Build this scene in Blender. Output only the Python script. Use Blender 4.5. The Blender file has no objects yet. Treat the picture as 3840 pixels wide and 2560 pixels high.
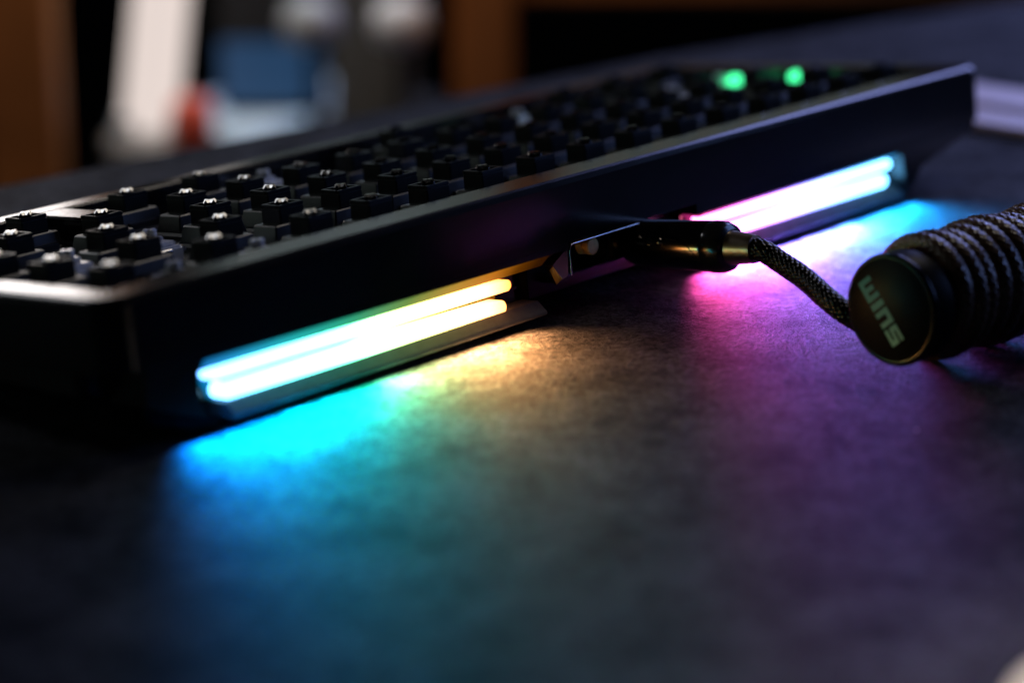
import bpy, bmesh, math, random
import numpy as np
from mathutils import Vector, Matrix

S = 0.001                      # everything below is written in millimetres
R = math.radians
scene = bpy.context.scene
COL = scene.collection
random.seed(4)
rng = np.random.default_rng(4)

# ------------------------------------------------------------------ camera
cam_d = bpy.data.cameras.new("camera")
cam = bpy.data.objects.new("camera", cam_d)
COL.objects.link(cam)
cam_d.sensor_width = 36.0
cam_d.lens = 87.87
cam_d.clip_start = 0.01
cam_d.clip_end = 50.0
right = Vector((-0.6544, 0.7561, -0.0007)); down = Vector((0.2214, 0.1907, -0.9564)); fwd = Vector((-0.7230, -0.6260, -0.2922))
m3 = Matrix((right, -down, -fwd)).transposed()
cam.matrix_world = Matrix.Translation(Vector((460.2173, 417.3171, 165.6072)) * S) @ m3.to_4x4()
cam_d.dof.use_dof = True
cam_d.dof.focus_distance = 0.580
cam_d.dof.aperture_fstop = 6.1
scene.camera = cam

# ------------------------------------------------------------------ world, lights, exposure
world = bpy.data.worlds.new("World"); scene.world = world
world.use_nodes = True
bg = world.node_tree.nodes["Background"]
bg.inputs[0].default_value = (0.35, 0.42, 0.55, 1)
bg.inputs[1].default_value = 0.004


def area(name, loc, target, size, power, color, size_y=None):
    d = bpy.data.lights.new(name, "AREA"); o = bpy.data.objects.new(name, d)
    COL.objects.link(o)
    d.energy = power; d.color = color; d.size = size
    if size_y:
        d.shape = "RECTANGLE"; d.size_y = size_y
    o.location = loc
    o.rotation_euler = (Vector(target) - Vector(loc)).to_track_quat("-Z", "Y").to_euler()
    return o


area("left_bezel_light", (-0.349, -0.720, 0.095), (0.1, 0.02, 0.02), 0.13, 0.24, (1.0, 0.93, 0.90), 0.10)  # unseen source added for the white reflection on the left bezel
area("tray_fill", (-0.52, -0.62, 0.20), (-0.55, -0.66, -0.14), 0.12, 0.8, (0.70, 0.86, 1.0))  # added cool light that brightens the pale tray
area("glint_light", (-0.32, 0.045, 0.58), (0.11, 0.0, 0.02), 0.15, 0.40, (1.0, 0.90, 0.78))  # added overhead light for the stem glints and coil highlights
area("front_glint_light", (0.234, -0.675, 0.445), (0.11, 0.0, 0.02), 0.15, 0.44, (0.95, 0.96, 1.0))  # second added light, catching the other facet of each stem cross
area("cool_far_fill", (-1.10, -0.22, 0.45), (-0.35, -0.05, 0.0), 0.5, 4.4, (0.34, 0.40, 1.0))  # unseen bluish area light, set low to tint the mat's far right
area("blue_side_light", (-0.62, 0.48, 0.30), (-0.15, 0.05, 0.0), 0.3, 0.9, (0.25, 0.40, 1.0))  # added blue light for the rear wall and the mat's right side
area("grey_bezel_fill", (-0.640, -0.535, 0.14), (0.0, 0.0, 0.02), 0.42, 0.03, (0.85, 1.0, 0.93), 0.12)  # dim unseen panel added for the rear bezel's grey reflection
area("near_corner_light", (0.16, 0.36, 0.16), (0.145, 0.265, 0.0), 0.04, 0.023, (1.0, 0.88, 0.72)).data.spread = R(40)  # small light added just to brighten the coaster
area("side_switch_fill", (0.85, -0.78, 0.13), (0.1, 0.0, 0.0), 0.6, 0.5, (0.82, 1.0, 0.94))  # added side light that lifts the switch faces to grey
sp = bpy.data.lights.new("warm_spot", "SPOT"); spo = bpy.data.objects.new("warm_spot", sp); COL.objects.link(spo)
sp.energy = 9; sp.color = (1.0, 0.62, 0.28); sp.spot_size = R(46); sp.spot_blend = 0.8; sp.shadow_soft_size = 0.05
spo.location = (-0.30, -0.35, 0.75)  # added warm spot aimed at the wooden posts
spo.rotation_euler = (Vector((-0.56, -0.62, -0.1)) - spo.location).to_track_quat("-Z", "Y").to_euler()

# added area lights before the lips, casting coloured pools on the mat: x along the keyboard, colour, power
KBM = Matrix.Translation(Vector((-152.4, -40, 12.885)) * S) @ Matrix.Rotation(R(7), 4, "X")
for x, c, p, out in ((289, (0.0, 0.25, 1.0), 1.0, 4.6), (277, (0.0, 0.46, 1.0), 1.0, 4.6), (263, (0.0, 0.78, 0.92), 0.75, 4.4), (248, (0.01, 0.95, 0.46), 0.55, 4.4), (233, (0.55, 0.80, 0.24), 0.38, 4.2), (218, (1.0, 0.58, 0.20), 0.42, 4.2), (205, (1.0, 0.42, 0.13), 0.55, 4.8),
                     (121, (1.0, 0.08, 0.42), 1.25, 6.0), (106, (0.40, 0.12, 0.95), 1.9, 6.4), (89, (0.22, 0.17, 1.0), 2.4, 6.6), (73, (0.15, 0.22, 1.0), 1.8, 6.6), (57, (0.03, 0.34, 1.0), 1.2, 6), (43, (0.01, 0.38, 1.0), 0.9, 6)):
    a = KBM @ (Vector((x, 99.3, -20.9)) * S); b = KBM @ (Vector((x, 99.3 + out, -20.9 - 8.0)) * S)
    o = area("mat_glow_light", a, b, 0.021, 0.088 * p, c, 0.001)
    o.data.spread = R(132)

scene.view_settings.view_transform = "Standard"
scene.view_settings.look = "None"
scene.view_settings.exposure = 0.0
scene.view_settings.gamma = 1.0
scene.cycles.max_bounces = 8
scene.cycles.sample_clamp_indirect = 6.0
scene.cycles.use_denoising = True


# ------------------------------------------------------------------ helpers
def nodes_of(name):
    m = bpy.data.materials.new(name); m.use_nodes = True
    nt = m.node_tree
    return m, nt, nt.nodes["Principled BSDF"]


def mat(name, color, rough=0.5, metal=0.0, spec=0.5, vary=0.15, scale=60.0, bump=0.0, bump_scale=1500.0, rough_vary=0.08, coat=0.0):
    """plain surface with a little procedural variation in colour, gloss and relief"""
    m, nt, p = nodes_of(name)
    tc = nt.nodes.new("ShaderNodeTexCoord")
    n = nt.nodes.new("ShaderNodeTexNoise"); n.inputs["Scale"].default_value = scale; n.inputs["Detail"].default_value = 5
    nt.links.new(tc.outputs["Object"], n.inputs["Vector"])
    r = nt.nodes.new("ShaderNodeValToRGB")
    c = Vector(color)
    r.color_ramp.elements[0].position = 0.3; r.color_ramp.elements[1].position = 0.7
    r.color_ramp.elements[0].color = (*(c * (1 - vary)), 1); r.color_ramp.elements[1].color = (*(c * (1 + vary)), 1)
    nt.links.new(n.outputs["Fac"], r.inputs["Fac"]); nt.links.new(r.outputs["Color"], p.inputs["Base Color"])
    mr = nt.nodes.new("ShaderNodeMapRange"); mr.inputs["To Min"].default_value = max(0.02, rough - rough_vary); mr.inputs["To Max"].default_value = rough + rough_vary
    nt.links.new(n.outputs["Fac"], mr.inputs["Value"]); nt.links.new(mr.outputs["Result"], p.inputs["Roughness"])
    p.inputs["Metallic"].default_value = metal
    p.inputs["Specular IOR Level"].default_value = spec
    p.inputs["Coat Weight"].default_value = coat
    if bump:
        n2 = nt.nodes.new("ShaderNodeTexNoise"); n2.inputs["Scale"].default_value = bump_scale; n2.inputs["Detail"].default_value = 3
        nt.links.new(tc.outputs["Object"], n2.inputs["Vector"])
        b = nt.nodes.new("ShaderNodeBump"); b.inputs["Strength"].default_value = bump; b.inputs["Distance"].default_value = 0.0002
        nt.links.new(n2.outputs["Fac"], b.inputs["Height"]); nt.links.new(b.outputs["Normal"], p.inputs["Normal"])
    return m


def emit(name, color, strength):
    m, nt, p = nodes_of(name)
    p.inputs["Base Color"].default_value = (*[0.08 * k for k in color], 1)
    p.inputs["Emission Color"].default_value = (*color, 1)
    p.inputs["Emission Strength"].default_value = strength
    return m


def emit_ramp(name, stops, x0, x1, strength, base=0.6):
    """light bar, also its painted glow: colour runs along the bar (object X)"""
    m, nt, p = nodes_of(name)
    tc = nt.nodes.new("ShaderNodeTexCoord"); sx = nt.nodes.new("ShaderNodeSeparateXYZ")
    nt.links.new(tc.outputs["Object"], sx.inputs[0])
    mr = nt.nodes.new("ShaderNodeMapRange"); mr.inputs["From Min"].default_value = x0 * S; mr.inputs["From Max"].default_value = x1 * S
    nt.links.new(sx.outputs["X"], mr.inputs["Value"])
    r = nt.nodes.new("ShaderNodeValToRGB")
    els = r.color_ramp.elements
    for i, (x, c) in enumerate(stops):
        e = els[i] if i < 2 else els.new(0.5)
    for i, (x, c) in enumerate(sorted(stops)):
        els[i].position = (x - x0) / (x1 - x0)
    for i, (x, c) in enumerate(sorted(stops)):
        els[i].color = (*c, 1)
    nt.links.new(mr.outputs["Result"], r.inputs["Fac"])
    nt.links.new(r.outputs["Color"], p.inputs["Emission Color"])
    p.inputs["Base Color"].default_value = (base, base, base, 1)
    if base < 0.1:
        p.inputs["Specular IOR Level"].default_value = 0.02
    p.inputs["Emission Strength"].default_value = strength
    return m


def link(name, bm, m, parent=None, smooth=False, auto=None):
    me = bpy.data.meshes.new(name); bmesh.ops.recalc_face_normals(bm, faces=bm.faces)
    bmesh.ops.scale(bm, vec=(S, S, S), verts=bm.verts)
    bm.to_mesh(me); bm.free()
    if smooth:
        for p in me.polygons:
            p.use_smooth = True
        if auto:
            me.set_sharp_from_angle(angle=R(auto))
    me.materials.append(m)
    o = bpy.data.objects.new(name, me); COL.objects.link(o)
    if parent:
        o.parent = parent
    return o


def link_arrays(name, v, f, m, parent=None, smooth=True):
    me = bpy.data.meshes.new(name)
    me.from_pydata((np.asarray(v) * S).tolist(), [], f); me.update()
    if smooth:
        me.polygons.foreach_set("use_smooth", [True] * len(me.polygons))
    me.materials.append(m)
    o = bpy.data.objects.new(name, me); COL.objects.link(o)
    if parent:
        o.parent = parent
    return o


def tag(o, label=None, cat=None, group=None, kind=None):
    for k, v in (("label", label), ("category", cat), ("group", group), ("kind", kind)):
        if v:
            o[k] = v
    return o


def thing(name, label, cat, loc, rot=(0, 0, 0), group=None):
    o = bpy.data.objects.new(name, None); COL.objects.link(o)
    o.location = Vector(loc) * S; o.rotation_euler = rot; o.empty_display_size = 0.01
    return tag(o, label, cat, group)


def box(bm, x0, x1, y0, y1, z0, z1, bev=0.0, seg=2, mtx=None):
    b = bmesh.new()
    v = [b.verts.new((x, y, z)) for z in (z0, z1) for y in (y0, y1) for x in (x0, x1)]
    for q in ((0, 2, 3, 1), (4, 5, 7, 6), (0, 1, 5, 4), (2, 6, 7, 3), (0, 4, 6, 2), (1, 3, 7, 5)):
        b.faces.new([v[i] for i in q])
    if bev:
        bmesh.ops.bevel(b, geom=list(b.edges), offset=bev, segments=seg, affect="EDGES", clamp_overlap=True)
    merge(bm, b, mtx)


def merge(bm, b, mtx=None):
    if mtx is not None:
        b.transform(mtx)
    me = bpy.data.meshes.new("tmp"); b.to_mesh(me); b.free(); bm.from_mesh(me); bpy.data.meshes.remove(me)


def prism(bm, pts, axis, a0, a1, bev=0.0, seg=2, mtx=None):
    """polygon pts extruded along an axis; pts are the other two coordinates in xyz order"""
    b = bmesh.new()

    def mk(p, a):
        if axis == "x":
            return (a, p[0], p[1])
        if axis == "y":
            return (p[0], a, p[1])
        return (p[0], p[1], a)
    lo = [b.verts.new(mk(p, a0)) for p in pts]; hi = [b.verts.new(mk(p, a1)) for p in pts]
    n = len(pts)
    b.faces.new(lo); b.faces.new(list(reversed(hi)))
    for i in range(n):
        b.faces.new((lo[i], hi[i], hi[(i + 1) % n], lo[(i + 1) % n]))
    if bev:
        bmesh.ops.bevel(b, geom=list(b.edges), offset=bev, segments=seg, affect="EDGES", clamp_overlap=True)
    merge(bm, b, mtx)


def lathe(bm, prof, n=48, mtx=None, cap=True):
    """profile (radius, height) turned about z"""
    b = bmesh.new(); rings = []
    for r, h in prof:
        rings.append([b.verts.new((r * math.cos(2 * math.pi * i / n), r * math.sin(2 * math.pi * i / n), h)) for i in range(n)])
    for a, c in zip(rings, rings[1:]):
        for i in range(n):
            b.faces.new((a[i], a[(i + 1) % n], c[(i + 1) % n], c[i]))
    if cap:
        b.faces.new(rings[0]); b.faces.new(list(reversed(rings[-1])))
    merge(bm, b, mtx)


def rrect(x0, x1, y0, y1, r, seg=8):
    pts = []
    for cx, cy, a0 in ((x1 - r, y1 - r, 0), (x0 + r, y1 - r, 90), (x0 + r, y0 + r, 180), (x1 - r, y0 + r, 270)):
        for i in range(seg + 1):
            a = R(a0 + 90 * i / seg)
            pts.append((cx + r * math.cos(a), cy + r * math.sin(a)))
    return pts


def loft(bm, loops, close_first=False, close_last=False):
    rows = [[bm.verts.new(p) for p in lp] for lp in loops]
    n = len(rows[0])
    for a, c in zip(rows, rows[1:]):
        for i in range(n):
            bm.faces.new((a[i], a[(i + 1) % n], c[(i + 1) % n], c[i]))
    if close_first:
        bm.faces.new(list(reversed(rows[0])))
    if close_last:
        bm.faces.new(rows[-1])


# ------------------------------------------------------------------ materials
M = {}
M["case"] = mat("black_anodised", (0.006, 0.0065, 0.0075), rough=0.17, spec=0.5, bump=0.04, bump_scale=4000, rough_vary=0.04)
M["bottom"] = mat("black_bottom", (0.008, 0.008, 0.009), rough=0.5)
M["void"] = mat("matt_black", (0.002, 0.002, 0.002), rough=0.9, spec=0.03)
M["plate"] = mat("dark_plate", (0.012, 0.014, 0.02), rough=0.42, bump=0.05)
M["mirror"] = mat("polished_dark_metal", (0.12, 0.095, 0.07), rough=0.16, metal=1.0, bump=0.12, bump_scale=2500, rough_vary=0.1, scale=220)
M["lip"] = mat("satin_dark_metal", (0.10, 0.10, 0.10), rough=0.7, spec=0.15, metal=0.0, bump=0.25, bump_scale=2200, rough_vary=0.12, scale=300)
M["tooth"] = mat("polished_black_chamfer", (0.35, 0.29, 0.17), rough=0.2, metal=1.0, bump=0.1, bump_scale=5000)
M["housing"] = mat("black_switch_plastic", (0.018, 0.019, 0.02), rough=0.34, spec=0.5, bump=0.08, bump_scale=3000, scale=400, rough_vary=0.1)
M["stem"] = mat("black_stem_plastic", (0.004, 0.004, 0.004), rough=0.36, spec=0.22, rough_vary=0.05)
M["cross"] = mat("gloss_cross_plastic", (0.008, 0.008, 0.008), rough=0.12, spec=1.0, rough_vary=0.03, coat=1.0)
M["stab"] = mat("clear_white_plastic", (0.85, 0.88, 0.92), rough=0.18, spec=0.8)
M["steel"] = mat("steel_wire", (0.6, 0.6, 0.62), rough=0.2, metal=1.0)
M["brass"] = mat("dull_brass", (0.85, 0.68, 0.32), rough=0.5, metal=0.55, scale=500)
M["rubber"] = mat("black_rubber", (0.015, 0.015, 0.015), rough=0.8)
M["plug"] = mat("gloss_black_metal", (0.20, 0.18, 0.16), rough=0.15, metal=1.0, rough_vary=0.04, bump=0.04, bump_scale=1200)
M["plugcap"] = mat("gloss_black_cap", (0.012, 0.012, 0.014), rough=0.16, spec=0.6)
M["bronze"] = mat("satin_bronze", (0.42, 0.34, 0.26), rough=0.34, metal=1.0, scale=300)
M["braid"] = mat("dark_nylon_braid", (0.006, 0.005, 0.005), rough=0.20, spec=0.28, vary=0.4, scale=300)
M["coil"] = mat("warm_lit_braid", (0.075, 0.038, 0.020), rough=0.26, spec=0.7, vary=0.45, scale=260)  # lighter, browner copy of the braid, warm top light put into its colour
M["facet"] = mat("gold_light_facet", (0.80, 0.58, 0.22), rough=0.38, metal=0.8, bump=0.3, bump_scale=5000)  # gold stands for the orange bars' reflection, put into the colour
M["cap"] = mat("satin_black_cap", (0.0035, 0.004, 0.005), rough=0.42, spec=0.1)
M["rim"] = mat("polished_black_rim", (0.004, 0.004, 0.005), rough=0.24, spec=0.15)
M["print"] = mat("teal_print", (0.17, 0.46, 0.42), rough=0.7, vary=0.08, scale=800)
M["wood"] = mat("orange_wood", (0.32, 0.115, 0.028), rough=0.55, vary=0.35, scale=9)
M["dark"] = mat("dark_room_paint", (0.010, 0.010, 0.011), rough=0.9)
M["pale"] = mat("pale_grey_plastic", (0.62, 0.74, 0.82), rough=0.5)
M["dim"] = mat("dim_grey_board", (0.07, 0.07, 0.068), rough=0.8)
M["red"] = mat("red_plastic", (0.75, 0.10, 0.05), rough=0.4)
M["white"] = mat("white_ceramic", (0.58, 0.54, 0.53), rough=0.4)
M["grey"] = mat("grey_ceramic", (0.34, 0.34, 0.34), rough=0.45)
M["lav"] = mat("pale_lavender_metal", (0.72, 0.58, 0.66), rough=0.5, scale=40)
M["cream"] = mat("cream_cork", (0.80, 0.68, 0.54), rough=0.7)
M["lamp_white"] = emit("lamp_white", (1.0, 0.86, 0.80), 0.78)
M["screen_blue"] = emit("screen_blue", (0.05, 0.17, 0.40), 0.25)
M["green_glow"] = emit("green_glow", (0.06, 1.0, 0.36), 2.2)  # emission standing in for green light on the stabilisers
M["green_dim"] = emit("green_glow_dim", (0.08, 0.55, 0.30), 0.35)

LEFT = [(289, (0.15, 0.40, 1.0)), (281, (0.15, 0.62, 1.0)), (266, (0.15, 0.86, 0.90)), (249, (0.17, 1.0, 0.52)), (231, (0.60, 0.90, 0.26)), (214, (1.0, 0.70, 0.20)), (203, (1.0, 0.42, 0.12)), (196, (0.45, 0.12, 0.012))]
RIGHT = [(124, (1.0, 0.16, 0.46)), (108, (0.80, 0.18, 0.88)), (92, (0.46, 0.23, 1.0)), (74, (0.24, 0.28, 1.0)), (55, (0.16, 0.42, 1.0)), (36, (0.15, 0.56, 1.0))]
GLOW_L = [(297, (0.0, 0.25, 0.9)), (282, (0.0, 0.45, 0.9)), (266, (0.0, 0.62, 0.62)), (248, (0.01, 0.50, 0.26)), (232, (0.16, 0.38, 0.07)), (216, (0.75, 0.38, 0.03)), (204, (0.95, 0.30, 0.015)), (195, (0.22, 0.06, 0.0)), (188, (0.05, 0.012, 0.0))]  # colours of reflected bar light and halo, painted as emission
GLOW_R = [(129, (0.55, 0.02, 0.16)), (112, (0.62, 0.04, 0.30)), (96, (0.40, 0.06, 0.60)), (78, (0.10, 0.08, 0.80)), (58, (0.01, 0.25, 0.95)), (34, (0.0, 0.42, 1.0))]
M["bar_left"] = emit_ramp("light_bar_left", LEFT, 195, 292, 7.2)
M["bar_right"] = emit_ramp("light_bar_right", RIGHT, 34, 126, 7.2)
M["edge_left"] = emit_ramp("painted_glow_left", GLOW_L, 185, 298, 0.5, 0.01)
M["edge_right"] = emit_ramp("painted_glow_right", GLOW_R, 33, 130, 0.7, 0.01)


def mat_fabric():
    m, nt, p = nodes_of("charcoal_cloth")
    L = nt.links.new
    tc = nt.nodes.new("ShaderNodeTexCoord")

    def noise(scale, detail=4, vec=None, rough=0.5):
        n = nt.nodes.new("ShaderNodeTexNoise"); n.inputs["Scale"].default_value = scale
        n.inputs["Detail"].default_value = detail; n.inputs["Roughness"].default_value = rough
        L(vec or tc.outputs["Object"], n.inputs["Vector"]); return n

    def mathn(op, a, b):
        n = nt.nodes.new("ShaderNodeMath"); n.operation = op
        for i, s in enumerate((a, b)):
            if hasattr(s, "default_value") or hasattr(s, "is_output"):
                L(s, n.inputs[i])
            else:
                n.inputs[i].default_value = s
        return n.outputs[0]
    mp = nt.nodes.new("ShaderNodeMapping"); mp.inputs["Rotation"].default_value = (0, 0, R(40)); mp.inputs["Scale"].default_value = (1.0, 1.25, 1.0)
    L(tc.outputs["Object"], mp.inputs["Vector"])
    clouds = noise(55, 3); blotch = noise(190, 4); fibre = noise(520, 6, mp.outputs[0], 0.72); grain = noise(1500, 3)
    c = mathn("ADD", mathn("MULTIPLY", clouds.outputs["Fac"], 0.55), mathn("MULTIPLY", blotch.outputs["Fac"], 0.45))
    ramp = nt.nodes.new("ShaderNodeValToRGB")
    ramp.color_ramp.elements[0].position = 0.36; ramp.color_ramp.elements[1].position = 0.66
    ramp.color_ramp.elements[0].color = (0.009, 0.0094, 0.0125, 1); ramp.color_ramp.elements[1].color = (0.048, 0.0485, 0.060, 1)
    L(c, ramp.inputs["Fac"])
    mr = nt.nodes.new("ShaderNodeMapRange"); mr.inputs["From Min"].default_value = 0.40; mr.inputs["From Max"].default_value = 0.60
    mr.inputs["To Min"].default_value = 0.05; mr.inputs["To Max"].default_value = 1.95
    L(mathn("ADD", mathn("MULTIPLY", fibre.outputs["Fac"], 0.65), mathn("MULTIPLY", grain.outputs["Fac"], 0.35)), mr.inputs["Value"])
    mix = nt.nodes.new("ShaderNodeVectorMath"); mix.operation = "SCALE"
    L(ramp.outputs["Color"], mix.inputs[0]); L(mr.outputs["Result"], mix.inputs["Scale"])
    L(mix.outputs[0], p.inputs["Base Color"])
    h = mathn("ADD", mathn("MULTIPLY", fibre.outputs["Fac"], 0.8), mathn("ADD", mathn("MULTIPLY", grain.outputs["Fac"], 0.7), mathn("MULTIPLY", blotch.outputs["Fac"], 1.0)))
    b = nt.nodes.new("ShaderNodeBump"); b.inputs["Strength"].default_value = 0.95; b.inputs["Distance"].default_value = 0.0012
    L(h, b.inputs["Height"]); L(b.outputs["Normal"], p.inputs["Normal"])
    p.inputs["Roughness"].default_value = 0.60
    sm = nt.nodes.new("ShaderNodeMapRange"); sm.inputs["From Min"].default_value = 0.41; sm.inputs["From Max"].default_value = 0.60
    sm.inputs["To Min"].default_value = 0.02; sm.inputs["To Max"].default_value = 0.11
    L(mathn("ADD", mathn("MULTIPLY", c, 0.5), mathn("MULTIPLY", fibre.outputs["Fac"], 0.5)), sm.inputs["Value"])
    L(sm.outputs["Result"], p.inputs["Specular IOR Level"])
    p.inputs["Sheen Weight"].default_value = 0.03; p.inputs["Sheen Roughness"].default_value = 0.4
    p.inputs["Sheen Tint"].default_value = (0.85, 0.85, 1.0, 1)
    return m


M["cloth"] = mat_fabric()

# ------------------------------------------------------------------ setting: desk, mat, floor, wall
EDGE = [(700, -186), (32, -146), (-56, -141), (-249, -127), (-358, -109), (-448, -93), (-1100, 40)]
bm = bmesh.new()
prism(bm, EDGE + [(-1100, 900), (700, 900)], "z", -3.0, 0.0, bev=0.8)
tag(link("desk_mat", bm, M["cloth"]), kind="structure")
bm = bmesh.new()
prism(bm, [(x, y + 3) for x, y in EDGE] + [(-1100, 903), (700, 903)], "z", -33.0, -3.5, bev=1.5)
tag(link("desk", bm, M["dark"]), kind="structure")
bm = bmesh.new(); box(bm, -4000, 3000, -4000, 2500, -760, -720)
tag(link("floor", bm, M["dark"]), kind="structure")
bm = bmesh.new(); box(bm, -60, 0, -3500, 3500, -720, 2200, mtx=Matrix.Translation((-2300, -2000, 0)) @ Matrix.Rotation(R(41), 4, "Z"))
tag(link("wall", bm, M["dark"]), kind="structure")

# ------------------------------------------------------------------ keyboard
TILT = R(7)
kb = thing("keyboard", "black mechanical keyboard without keycaps, coloured light bars glowing along its back edge", "keyboard", (-152.4, -40, 12.885), (TILT, 0, 0))
P = 19.05

# upper shell: raised rounded frame round the switches, with the back wall cut for the cable
bm = bmesh.new()
SG = 8
loops = []
for (x0, x1, y0, y1, r, z) in (
        (-1, 306, -10.3, 86.5, 1.2, -2.0), (-1, 306, -10.3, 86.5, 1.2, 7.3), (-1.5, 306.5, -10.8, 87.0, 1.6, 7.8),
        (-8.6, 313.6, -16.8, 97.0, 6.0, 7.8), (-9.3, 314.3, -17.5, 97.8, 6.6, 7.35), (-10, 315, -18, 98.5, 7.0, 6.2), (-10, 315, -18, 98.5, 7.0, -7.3)):
    loops.append([(x, y, z) for x, y in rrect(x0, x1, y0, y1, r, SG)])
loft(bm, loops)
case = link("case", bm, M["case"], kb, smooth=True, auto=28)

bm = bmesh.new(); prism(bm, [(308, -7.35), (178.2, -7.35), (178.2, -8.9), (292.6, -8.9), (294.4, -11.2), (294.8, -15), (293.6, -20.2), (299.5, -18.2), (308, -15.0)], "y", 86.6, 98.5)
link("back_panel", bm, M["case"], kb)
bm = bmesh.new(); prism(bm, [(308, -15.0), (299.5, -18.2), (298.5, -18.6), (287.0, -22.5), (296.0, -22.6), (306, -19.0)], "y", 86.6, 96.0)
link("lower_corner", bm, M["void"], kb)
bm = bmesh.new(); prism(bm, [(128.7, -7.35), (-3, -7.35), (-3, -9.8), (26.0, -15.7), (30.5, -20.5), (34.6, -21.8), (35.2, -11.2), (36.2, -10.2), (128.7, -10.2)], "y", 86.6, 98.5)
link("back_panel", bm, M["case"], kb)
# polished corner hanging down beside the cable opening
TABPTS = ((184.6, 98.4, -11.6), (181.4, 98.4, -15.5), (178.6, 98.4, -8.4), (179.3, 98.4, -15.0), (181.6, 96.6, -16.8), (183.6, 96.6, -12.9))
b = bmesh.new()
A, B, T, T2, Cc, Dd = [Vector(p) for p in TABPTS]
vs = [b.verts.new(p) for p in (A, T, T2, B, Cc, Dd)]
bk = [b.verts.new(p - Vector((0, 2.6, 0))) for p in (A, T, T2, B)] + [b.verts.new(p - Vector((0, 0.8, 0))) for p in (Cc, Dd)]
b.faces.new(vs[:4]); b.faces.new((vs[0], vs[3], vs[4], vs[5])); b.faces.new(list(reversed(bk[:4]))); b.faces.new((bk[5], bk[4], bk[3], bk[0]))


ring = [0, 1, 2, 3, 4, 5]
for a, c in ((0, 1), (1, 2), (2, 3), (3, 4), (4, 5), (5, 0)):
    b.faces.new((vs[a], bk[a], bk[c], vs[c]))
bmesh.ops.recalc_face_normals(b, faces=b.faces)
bmesh.ops.bevel(b, geom=list(b.edges), offset=0.22, segments=2, affect="EDGES", clamp_overlap=True)
tab = link("corner_tab", b, M["tooth"], kb)
b = bmesh.new(); fn = (B - A).cross(Dd - A).normalized(); fn = fn if fn.y > 0 else -fn
fv = [b.verts.new(A.lerp(B, 0.06) + fn * 0.05), b.verts.new(B.lerp(A, 0.06) + fn * 0.05), b.verts.new(Cc + fn * 0.05), b.verts.new(Dd + fn * 0.05)]
fb = [b.verts.new(v.co - fn * 0.12) for v in fv]
b.faces.new(fv); b.faces.new(fb[::-1])
for k in range(4):
    b.faces.new((fv[k], fb[k], fb[(k + 1) % 4], fv[(k + 1) % 4]))
link("cut_edge", b, M["facet"], tab)
# thin bright edge round the cable opening
bm = bmesh.new()
trim = [(178.0, -15.2)] + [(178.0, -9.4), (177.75, -8.7), (177.2, -8.15), (176.4, -7.95)] + [(150.0, -7.85)]
for (x0, z0), (x1, z1) in zip(trim, trim[1:]):
    d = Vector((x1 - x0, 0, z1 - z0))
    lathe(bm, [(0.2, 0), (0.2, d.length)], 10, Matrix.Translation((x0, 98.35, z0)) @ d.to_track_quat("Z", "Y").to_matrix().to_4x4())
link("opening_edge", bm, M["steel"], kb, smooth=True, auto=50)

# lower shell
bm = bmesh.new()


def zdesk(y, gap):
    return (-12.885 + gap - y * math.sin(TILT)) / math.cos(TILT)


top = [(x, y, -7.35) for x, y in rrect(-9.5, 314.5, -17.5, 86.5, 4, SG)]
mid = [(x, y, max(-12.5, zdesk(y, 5.0))) for x, y in rrect(-9, 314, -17, 86.4, 4, SG)]
low = [(x, y, zdesk(y, 2.2)) for x, y in rrect(8, 297, -12, 86.0, 4, SG)]
loft(bm, [top, mid, low], True, True)
link("bottom_case", bm, M["bottom"], kb, smooth=True, auto=30)
for x0, x1, y0, y1 in ((20, 285, 70, 80), (20, 285, -6, 2)):
    bm = bmesh.new()
    prism(bm, [(y0, zdesk(y0, 2.3)), (y1, zdesk(y1, 2.3)), (y1, zdesk(y1, 0.05)), (y0, zdesk(y0, 0.05))], "x", x0, x1, bev=0.3)
    link("foot", bm, M["rubber"], kb)

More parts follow.
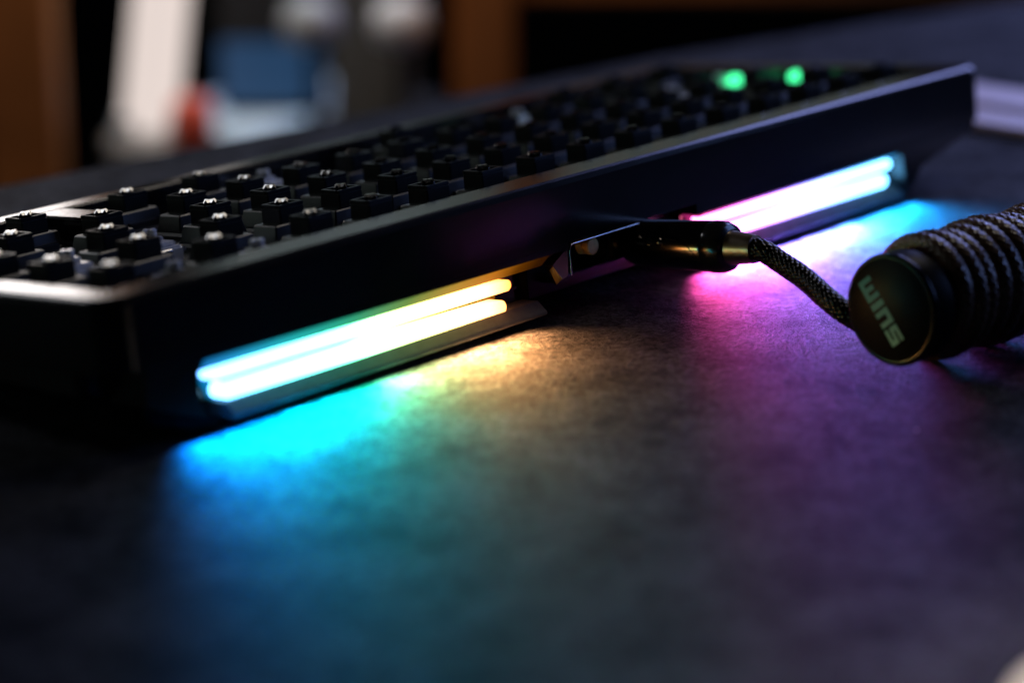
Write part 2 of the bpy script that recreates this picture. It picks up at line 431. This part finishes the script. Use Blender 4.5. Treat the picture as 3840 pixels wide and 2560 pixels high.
# light recesses: polished back, lip below, two glowing bars each
for (xa, xb, key, bars) in ((187.6, 293.4, "bar_left", ((195.9, 288.6), (198.4, 286.4))), (35.3, 125.5, "bar_right", ((36.3, 122.5), (38.8, 121.0)))):
    bm = bmesh.new(); box(bm, xa, xb, 87.0, 90.4, -22.0, -10.2, bev=0.2)
    link("reflector", bm, M["mirror"], kb)
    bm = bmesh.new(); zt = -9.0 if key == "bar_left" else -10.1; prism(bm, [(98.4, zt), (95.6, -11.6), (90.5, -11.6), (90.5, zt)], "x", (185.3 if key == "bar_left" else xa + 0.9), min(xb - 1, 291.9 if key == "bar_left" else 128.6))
    link("glow_chamfer", bm, M[key.replace("bar", "edge")], kb)  # chamfer made emissive in place of the bar light it reflects
    bm = bmesh.new(); prism(bm, [(90.5, -19.4), (95.6, -19.4), (97.9, -21.5), (98.1, -21.8), (98.1, -22.3), (97.6, -22.7), (90.5, -22.6)], "x", xa, min(xb, 286.0), bev=0.0)
    link("light_lip", bm, M["lip"], kb)
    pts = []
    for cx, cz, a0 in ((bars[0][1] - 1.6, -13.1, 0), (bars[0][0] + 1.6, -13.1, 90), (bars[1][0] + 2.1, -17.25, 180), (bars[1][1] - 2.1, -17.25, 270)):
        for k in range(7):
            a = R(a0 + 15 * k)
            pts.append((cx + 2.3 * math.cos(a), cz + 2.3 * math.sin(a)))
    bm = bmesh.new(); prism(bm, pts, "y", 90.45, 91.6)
    link("glow_halo", bm, M[key.replace("bar", "edge")], kb)  # emissive capsule standing in for the bloom round the bars
    for i, (b0, b1) in enumerate(bars):
        zc, h, y0, y1 = ((-13.2, 1.25, 91.0, 95.4), (-17.3, 1.65, 91.0, 95.6))[i]
        pts = []
        for cx, a0 in ((b1 - h, -90), (b0 + h, 90)):
            for k in range(13):
                a = R(a0 + 180 * k / 12)
                pts.append((cx + h * math.cos(a), zc + h * math.sin(a) + ((0.006, 0.012)[i] * (cx - b1) if key == "bar_left" else 0)))
        bm = bmesh.new(); prism(bm, pts, "y", y0, y1, bev=0.5, seg=2)
        link("light_bar", bm, M[key], kb, smooth=True, auto=50)
    bm = bmesh.new(); box(bm, xa + 6, xb - 8, 90.5, 94.8, -15.35, -14.75)
    link("bar_divider", bm, M["mirror"], kb)
bm = bmesh.new(); box(bm, 187.0, 187.55, 87.0, 92.6, -22.4, -10.0, bev=0.15)
link("recess_end", bm, M["void"], kb)

bm = bmesh.new(); box(bm, 290.6, 293.3, 90.5, 93.5, -22.0, -11.7)
link("recess_end", bm, M["void"], kb)
# cable opening: board edge, brass screw
bm = bmesh.new(); box(bm, 127, 176.5, 86.6, 92.5, -17.9, -16.4, bev=0.25)
link("port_board", bm, M["plate"], kb)
bm = bmesh.new(); box(bm, 140, 158.5, 87, 94, -16.3, -8.2, bev=1.2)
link("port_housing", bm, M["plugcap"], kb)
sc = bmesh.new()
lathe(sc, [(1.2, 0), (1.9, 0.1), (2.1, 0.3), (2.1, 1.6), (1.9, 1.8), (1.5, 1.9), (1.5, 2.5), (1.9, 2.6), (2.15, 2.8), (2.15, 3.8), (1.95, 4.1), (0.3, 4.15)], 40,
      Matrix.Translation((166.2, 91.6, -10.7)) @ Matrix.Rotation(R(-90), 4, "X"))
scr = link("screw", sc, M["brass"], kb, smooth=True, auto=35)

# plate
bm = bmesh.new(); box(bm, -0.9, 305.9, -10.2, 86.4, -1.5, 0.0)
link("plate", bm, M["plate"], kb)
bm = bmesh.new(); box(bm, 238.3, 247.5, -10.2, 9.4, 0.02, 7.8, bev=0.5)
link("blocker", bm, M["case"], kb)

# switches (seat positions in key units from the left of the board, row 1 is the number row)
ROWS = {
    1: [i + 0.5 for i in range(13)] + [14.0, 15.5],
    2: [0.75] + [i + 2.0 for i in range(12)] + [14.25, 15.5],
    3: [0.875] + [i + 2.25 for i in range(11)] + [13.875, 15.5],
    4: [1.125] + [i + 2.75 for i in range(10)] + [13.125, 14.5, 15.5],
    5: [0.625, 1.875, 3.125, 6.875, 10.625, 11.875, 13.5, 14.5, 15.5],
}


def rect(hx, hy, z, c=0.5):
    return [(sx * (hx - (c if k else 0)) if True else 0, sy * (hy - (0 if k else c)), z) for sx, sy, ks in ((1, 1, (0, 1)), (-1, 1, (1, 0)), (-1, -1, (0, 1)), (1, -1, (1, 0))) for k in ks]


bm = bmesh.new()
loft(bm, [rect(7.8, 7.8, 0.02), rect(7.8, 7.8, 0.9), rect(7.2, 7.2, 1.05), rect(6.9, 5.2, 1.5), rect(6.85, 4.2, 2.0, 0.3), rect(6.1, 3.7, 5.3, 0.3), rect(5.75, 3.4, 5.6, 0.3)], True, True)
box(bm, -4.6, 4.6, -5.6, 5.6, 1.0, 3.0, bev=0.3)
housing_o = link("switch", bm, M["housing"], kb)
bm = bmesh.new()
box(bm, -3.8, 3.8, -3.15, 3.15, 5.4, 9.1, bev=0.22)
for a in ((-3.8, 3.8, 2.25, 3.15), (-3.8, 3.8, -3.15, -2.25), (2.9, 3.8, -2.3, 2.3), (-3.8, -2.9, -2.3, 2.3)):
    box(bm, *a, 9.0, 9.9, bev=0.16)
stem_o = link("stem", bm, M["stem"], housing_o, smooth=True, auto=40)
bm = bmesh.new()
box(bm, -2.05, 2.05, -0.75, 0.75, 9.0, 10.8, bev=0.6, seg=1)
box(bm, -0.75, 0.75, -2.05, 2.05, 9.0, 10.8, bev=0.6, seg=1)
cross_o = link("stem_cross", bm, M["cross"], housing_o)
first = True
for r, us in ROWS.items():
    for u in us:
        if first:
            h, first = housing_o, False
        else:
            h = housing_o.copy(); COL.objects.link(h)
            for src in (stem_o, cross_o):
                s = src.copy(); COL.objects.link(s); s.parent = h
        h.location = (u * P * S, (5 - r) * P * S, 0)

# stabilisers beside the wide keys
bm = bmesh.new()
box(bm, -3.6, 3.6, -6.2, 7.2, 0.02, 3.6, bev=0.5)
box(bm, -3.0, 3.0, -5.0, 5.4, 3.5, 4.6, bev=0.4)
stab_o = link("stabilizer", bm, M["stab"], kb)
bm = bmesh.new()
box(bm, -2.4, 2.4, -2.0, 2.0, 4.5, 5.6, bev=0.3); box(bm, -1.9, 1.9, -0.6, 0.6, 5.5, 7.4, bev=0.25); box(bm, -0.6, 0.6, -1.9, 1.9, 5.5, 7.4, bev=0.25)
stab_s = link("stabilizer_stem", bm, M["stab"], stab_o)
first = True
for x, y, w in ((14.0 * P, 4 * P, 11.9), (13.875 * P, 2 * P, 11.9), (1.125 * P, 1 * P, 11.9), (6.875 * P, 0, 50.0)):
    for sgn in (-1, 1):
        if first:
            h, first = stab_o, False
        else:
            h = stab_o.copy(); COL.objects.link(h)
            s = stab_s.copy(); COL.objects.link(s); s.parent = h
        h.location = ((x + sgn * w) * S, y * S, 0)
    bm = bmesh.new()
    mt = Matrix.Translation((x - w, y + 6.6, 2.6)) @ Matrix.Rotation(R(90), 4, "Y")
    lathe(bm, [(0.8, 0), (0.8, 2 * w)], 12, mt)
    for sgn in (-1, 1):
        lathe(bm, [(0.8, 0), (0.8, 10.5)], 12, Matrix.Translation((x + sgn * (w + 3.9), y + 6.6, 2.6)) @ Matrix.Rotation(R(90), 4, "X"))
    link("stabilizer_wire", bm, M["steel"], kb, smooth=True, auto=50)

for (x, y, z, k) in ((9.5, 24.5, 4.2, "green_glow"), (8.0, 46.0, 5.2, "green_glow"), (81.0, 7.9, 3.4, "green_dim")):
    bm = bmesh.new(); lathe(bm, [(0.8, 0), (2.3, 0.2), (2.6, 1.2), (2.0, 2.6), (0.5, 3.1)], 20, Matrix.Translation((x, y, z)))
    link("stab_glow", bm, M[k], kb, smooth=True)  # added glow in place of green light falling on the stabilisers

# ------------------------------------------------------------------ coiled cable with its plug and end cap
cable = thing("coiled_cable", "black braided coiled cable with a glossy metal plug and a lettered round end cap", "cable", (-10, 110, 0))
CO = Vector((-10, 110, 0))


def braid(name, path, rad, n=9, cell=1.25, amp=0.30, nth=72, step=0.16, m_=None):
    """tube along a smooth path whose skin is a real over-under weave"""
    path = np.asarray(path, float)
    # Catmull-Rom
    Pp = np.vstack([2 * path[0] - path[1], path, 2 * path[-1] - path[-2]])
    dense = []
    for i in range(1, len(Pp) - 2):
        t = np.linspace(0, 1, 24, endpoint=False)[:, None]
        a, b, c, d = Pp[i - 1], Pp[i], Pp[i + 1], Pp[i + 2]
        dense.append(0.5 * ((2 * b) + (-a + c) * t + (2 * a - 5 * b + 4 * c - d) * t ** 2 + (-a + 3 * b - 3 * c + d) * t ** 3))
    dense = np.vstack(dense + [path[-1:]])
    ln = np.r_[0, np.cumsum(np.linalg.norm(np.diff(dense, axis=0), axis=1))]
    m = int(ln[-1] / step)
    s = np.linspace(0, ln[-1], m)
    C = np.stack([np.interp(s, ln, dense[:, k]) for k in range(3)], 1)
    T = np.gradient(C, axis=0); T /= np.linalg.norm(T, axis=1)[:, None]
    # parallel transport
    N = np.zeros_like(C); v = np.cross(T[0], [0, 0, 1.0])
    if np.linalg.norm(v) < 1e-3:
        v = np.cross(T[0], [1.0, 0, 0])
    N[0] = v / np.linalg.norm(v)
    for i in range(1, m):
        v = N[i - 1] - T[i] * np.dot(N[i - 1], T[i]); N[i] = v / np.linalg.norm(v)
    B = np.cross(T, N)
    th = np.linspace(0, 2 * np.pi, nth, endpoint=False)
    U = n * th[None, :] / (2 * np.pi) + s[:, None] / (2 * cell); V = n * th[None, :] / (2 * np.pi) - s[:, None] / (2 * cell)
    fu = U - np.round(U); fv = V - np.round(V)
    par = (np.round(U) + np.round(V)) % 2
    h = np.where(par == 0, (1 - (2 * fu) ** 2) * (1 - 0.75 * (2 * fv) ** 2), (1 - (2 * fv) ** 2) * (1 - 0.75 * (2 * fu) ** 2))
    rr = rad - amp + amp * np.sqrt(np.clip(h, 0, 1))
    rr += rng.normal(0, 0.006, rr.shape)
    V3 = C[:, None, :] + rr[..., None] * (np.cos(th)[None, :, None] * N[:, None, :] + np.sin(th)[None, :, None] * B[:, None, :])
    V3 = V3.reshape(-1, 3) - np.array(CO)
    idx = np.arange(m * nth).reshape(m, nth)
    f = np.stack([idx[:-1], np.roll(idx[:-1], -1, 1), np.roll(idx[1:], -1, 1), idx[1:]], -1).reshape(-1, 4)
    return link_arrays(name, V3, f.tolist(), m_ or M["braid"], cable)


lead = [(-2.9, 91.0, 16.0), (-2.9, 94.0, 15.7), (-3.1, 97.9, 14.2), (-0.9, 107, 11.9), (3.2, 115.5, 10), (4.2, 121.6, 7.8), (2.5, 128.5, 4.8), (0.5, 134, 3.3)]
AX = Vector((-0.9915, 0.130, 0)).normalized()
CC = Vector((13.2, 138.8, 13.6))
side = Vector((0.130, 0.9915, 0)).normalized()
coil = []
RC, PITCH = 12.0, 4.45
for k in range(0, 12 * 28):
    a = 2 * math.pi * k / 28
    s = 9.2 + PITCH * k / 28 + 0.35 * math.sin(a * 0.37)
    rc = RC + (0.5 * math.sin(a * 0.21 + 1.0)) - (1.6 * max(0, 1 - k / 20))
    c = CC + AX * s + Vector((0, 0, 0.8)) + side * (rc * math.sin(a)) + Vector((0, 0, -rc * math.cos(a)))
    coil.append(tuple(c))
braid("lead_cable", lead, 2.7, n=10, cell=0.95, amp=0.32, nth=110, step=0.11)
braid("coil", coil, 2.35, n=9, cell=0.95, amp=0.32, nth=63, step=0.2, m_=M["coil"])

# end cap, axis AX, printed face towards the camera side
q = Matrix.Translation(CC - CO) @ AX.to_track_quat("Z", "Y").to_matrix().to_4x4()
bm = bmesh.new()
lathe(bm, [(0.5, 0.02), (11.2, 0.0), (11.6, 0.3), (12.3, 1.5), (12.4, 6.8), (11.9, 7.4), (10.6, 7.6), (10.4, 9.6), (5.0, 10.0)], 96, q)
link("end_cap", bm, M["cap"], cable, smooth=True, auto=40)
bm = bmesh.new()
lathe(bm, [(11.3, 0.05), (11.75, -0.08), (12.2, 0.15), (12.48, 0.7), (12.48, 1.3), (12.3, 1.5)], 96, q, cap=False)
link("rim", bm, M["rim"], cable, smooth=True)
# letters of the logo on the face: (x along the word, y up), raised 0.06 mm
bm = bmesh.new()
FX = Vector((0.0, 0.0, -1.0)); n_out = -AX
up2 = Vector((0, 0, 1)).cross(n_out).normalized()        # horizontal direction in the face plane
rotw = R(-49)


def facept(u, v):
    """face plane: x runs along the word, y is the letters' up"""
    hx = (up2 * math.cos(rotw) + Vector((0, 0, 1)) * math.sin(rotw)); hy = (-up2 * math.sin(rotw) + Vector((0, 0, 1)) * math.cos(rotw))
    return CC - CO + hx * u + hy * v + n_out * 0.03 - up2 * 2.6 - Vector((0, 0, 0.7))


def stroke(poly):
    b = bmesh.new()
    lo = [b.verts.new(facept(*p)) for p in poly]; hi = [b.verts.new(facept(*p) + n_out * 0.05) for p in poly]
    b.faces.new(lo); b.faces.new(list(reversed(hi)))
    for i in range(len(poly)):
        b.faces.new((lo[i], hi[i], hi[(i + 1) % len(poly)], lo[(i + 1) % len(poly)]))
    merge(bm, b)


def bar(x0, y0, x1, y1):
    stroke([(x0, y0), (x1, y0), (x1, y1), (x0, y1)])


WX, WH, SW = -8.0, 3.9, 1.15
LET = []
# w
bar(WX, -WH / 2 + 0.0, WX + SW, WH / 2); bar(WX + 1.95, -WH / 2 + SW, WX + 1.95 + SW, WH / 2 - 0.5); bar(WX + 3.9, -WH / 2, WX + 3.9 + SW, WH / 2)
bar(WX + SW, -WH / 2, WX + 3.9, -WH / 2 + SW)
# i
bar(WX + 5.75, -WH / 2, WX + 5.75 + SW + 0.25, WH / 2)
# n
bar(WX + 7.85, -WH / 2, WX + 7.85 + SW, WH / 2); bar(WX + 10.35, -WH / 2, WX + 10.35 + SW, WH / 2 - SW); bar(WX + 7.85 + SW, WH / 2 - SW, WX + 10.35 + SW, WH / 2)
# s
x = WX + 12.15
bar(x, WH / 2 - 0.9, x + 3.9, WH / 2); bar(x, 0.45, x + SW, WH / 2 - 0.9); bar(x, -0.45, x + 3.9, 0.45); bar(x + 3.9 - SW, -WH / 2 + 0.9, x + 3.9, -0.45); bar(x, -WH / 2, x + 3.9, -WH / 2 + 0.9)
link("lettering", bm, M["print"], cable)

# plug: axis follows the keyboard's depth direction
PT = Matrix.Translation(-CO) @ Matrix.Translation((-152.4, -40, 12.885)) @ Matrix.Rotation(TILT, 4, "X") @ Matrix.Translation((149.5, 0, -13.0)) @ Matrix.Rotation(R(-90), 4, "X")
# in PT: z runs along the keyboard's +y, x along +x, y = -z of keyboard
bm = bmesh.new()
lathe(bm, [(3.4, 94.2), (4.9, 94.3), (5.3, 94.8), (5.4, 97.6), (5.6, 97.8), (5.65, 98.4), (6.1, 118.2), (5.9, 118.7)], 64, PT)
plug = link("plug", bm, M["plug"], cable, smooth=True, auto=40)
bm = bmesh.new()
lathe(bm, [(5.9, 118.75), (6.15, 118.9), (6.25, 119.5), (6.15, 121.9), (5.5, 123.6), (4.6, 124.1), (3.6, 124.2)], 64, PT)
link("plug_collar", bm, M["plugcap"], plug, smooth=True, auto=40)
bm = bmesh.new()
lathe(bm, [(4.1, 124.1), (3.95, 125.0), (3.45, 130.0), (3.3, 130.9), (2.7, 131.0)], 48, PT)
link("ferrule", bm, M["bronze"], plug, smooth=True, auto=40)
bm = bmesh.new()
lathe(bm, [(2.6, 88), (2.6, 94.4)], 24, PT @ Matrix.Scale(0.55, 4, (0, 1, 0)))
link("connector", bm, M["steel"], plug, smooth=True, auto=40)


def on_body(s, phi, r):
    """point on the plug's skin: s along, phi round it (0 = keyboard up)"""
    return PT @ Vector((r * math.sin(phi), -r * math.cos(phi), s))


def crescent(s0, s1, phi0, phi1, bulge, w):
    b = bmesh.new(); n = 16; rows = []
    for i in range(n + 1):
        t = i / n
        s = s0 + (s1 - s0) * t
        ph = phi0 + (phi1 - phi0) * t + bulge * math.sin(math.pi * t)
        hw = w * math.sin(math.pi * min(max(t, 0.03), 0.97)) + 0.01
        rows.append([b.verts.new(on_body(s, ph - hw, 5.62)), b.verts.new(on_body(s, ph, 6.35)), b.verts.new(on_body(s, ph + hw, 5.62))])
    for a, c in zip(rows, rows[1:]):
        for k in (0, 1):
            b.faces.new((a[k], a[k + 1], c[k + 1], c[k]))
    merge(bm, b)


bm = bmesh.new()
crescent(100.5, 105.0, R(62), R(82), 0.12, 0.13)
crescent(108.8, 117.6, R(66), R(100), -0.25, 0.17)
link("emblem", bm, M["plug"], plug, smooth=True)
b = bmesh.new(); bmesh.ops.create_uvsphere(b, u_segments=20, v_segments=12, radius=1.05, matrix=Matrix.Translation(on_body(106.9, R(74), 5.75)))
bm = bmesh.new(); merge(bm, b)
link("emblem_ball", bm, M["plug"], plug, smooth=True)

# ------------------------------------------------------------------ small things on the mat
for (x0, x1, w) in ((-270, -241, "wider"), (-234, -213, "narrower")):
    bm = bmesh.new(); box(bm, x0, x1, -40, 150, 0.0, 3.0, bev=0.8)
    o = link("flat_bar", bm, M["lav"])
    tag(o, ("wider pale lavender flat bar, the upper of two behind the keyboard's far end" if w == "wider" else "narrower pale lavender flat bar, the lower of two behind the keyboard's far end"), "bar", "pale flat bars lying on the mat")
bm = bmesh.new(); lathe(bm, [(38, 0.05), (40, 1), (40, 4.2), (39, 5.0), (10, 5.0)], 64, Matrix.Translation((135.0, 284, 0)))
tag(link("coaster", bm, M["cream"], smooth=True, auto=40), "cream rounded disc out of focus at the near corner of the mat", "coaster")
bm = bmesh.new(); b = bmesh.new(); bmesh.ops.create_icosphere(b, subdivisions=1, radius=0.28, matrix=Matrix.Translation((44.0, 165.5, 0.25)) @ Matrix.Scale(1.5, 4, (1, 0, 0))); merge(bm, b)
tag(link("lint_speck", bm, M["white"]), "tiny white speck of lint on the mat left of the end cap", "lint")

# ------------------------------------------------------------------ the room beyond the desk
# room frame: u runs along the row of things, w away from the desk
U = Vector((-0.6544, 0.7561, 0)); W = Vector((-0.7561, -0.6544, 0)); O = Vector((-412, -708, 0))


def room(u, w=0, z=0):
    return O + U * u + W * w + Vector((0, 0, z))


RM = Matrix((U, W, Vector((0, 0, 1)))).transposed().to_4x4()        # local x = u, local y = away


def room_obj(name, bm, m, loc, **kw):
    o = link(name, bm, m, **kw); o.location = loc * S; o.rotation_euler = RM.to_euler(); return o


bm = bmesh.new(); box(bm, -20, 20, -18, 18, -720, 900, bev=3)
tag(room_obj("wooden_post", bm, M["wood"], room(3)), "dim orange brown wooden post at the left edge, out of focus", "post", "wooden posts beyond the desk")
bm = bmesh.new(); box(bm, -17, 17, -18, 18, -720, 900, bev=3)
tag(room_obj("wooden_post", bm, M["wood"], room(264)), "glowing orange wooden post right of the two round knobs, out of focus", "post", "wooden posts beyond the desk")
bm = bmesh.new(); box(bm, 0, 420, -15, 15, -61, 60, bev=3)
tag(room_obj("wooden_rail", bm, M["wood"], room(282, 8)), "dark brown horizontal wooden rail along the top edge beyond the mat", "rail")

# low cabinet carrying lamp, screen and its pale base
bm = bmesh.new(); box(bm, 55, 235, -150, 120, -720, -145.2, bev=3)
tag(room_obj("cabinet", bm, M["dark"], room(0, 40)), "dark low cabinet beyond the desk, carrying the white lamp and the blue screen", "cabinet")
pb = bmesh.new()
prism(pb, [(-488.0, -602), (-486, -714), (-665, -715), (-604, -624)], "z", -145, -138, bev=2)
tag(link("pale_tray", pb, M["pale"]), "pale grey slab with one corner towards the desk, below the blue screen", "tray")
bm = bmesh.new(); box(bm, -32, 32, -6, 6, 0, 150, bev=4)
t = room_obj("screen", bm, M["dark"], room(139, 62, -137.8)); tag(t, "small dark framed screen glowing blue, standing on the pale slab", "screen")
bm = bmesh.new(); box(bm, -30, 30, -6.8, -6.2, 6, 44, bev=0.2)
link("display", bm, M["screen_blue"], t)
lamp = thing("light_tube", "tall white light tube leaning right, left of the blue screen, out of focus", "lamp", room(72, 0, -145.1), RM.to_euler())
bm = bmesh.new(); box(bm, -16, 16, -8, 8, 8, 192, bev=7, seg=4, mtx=Matrix.Rotation(R(7.5), 4, "Y"))
link("tube", bm, M["lamp_white"], lamp, smooth=True, auto=40)
bm = bmesh.new(); lathe(bm, [(24, 0), (24, 5), (20, 9)], 40)
link("base", bm, M["grey"], lamp, smooth=True, auto=40)
bm = bmesh.new(); lathe(bm, [(6, 0), (11, 2), (13, 15), (11, 28), (5, 32)], 32)
tag(room_obj("red_pot", bm, M["red"], room(99, -10, -145.1), smooth=True), "small rounded red pot between the white light tube and the blue screen", "pot")
bm = bmesh.new(); box(bm, -24, 24, -8, 8, -145.1, -30, bev=3)
tag(room_obj("grey_panel", bm, M["dim"], room(198, 60)), "dim grey upright panel behind and between the two round knobs", "panel")
for (u, m, lab) in ((166, "grey", "grey round knob above the blue screen, left of the white knob"), (217, "white", "white round knob right of the grey one, left of the orange post")):
    t = thing("round_knob", lab, "knob", room(u, 10, -145.1), RM.to_euler(), "round knobs on thin stands")
    bm = bmesh.new(); lathe(bm, [(4, 0), (14, 4), (17, 14), (14, 25), (4, 29)], 32, Matrix.Translation((0, 0, 55.1)))
    link("knob", bm, M[m], t, smooth=True)
    bm = bmesh.new(); lathe(bm, [(16, 0), (16, 4), (3, 7), (3, 57)], 24)
    link("stand", bm, M["dark"], t, smooth=True, auto=40)
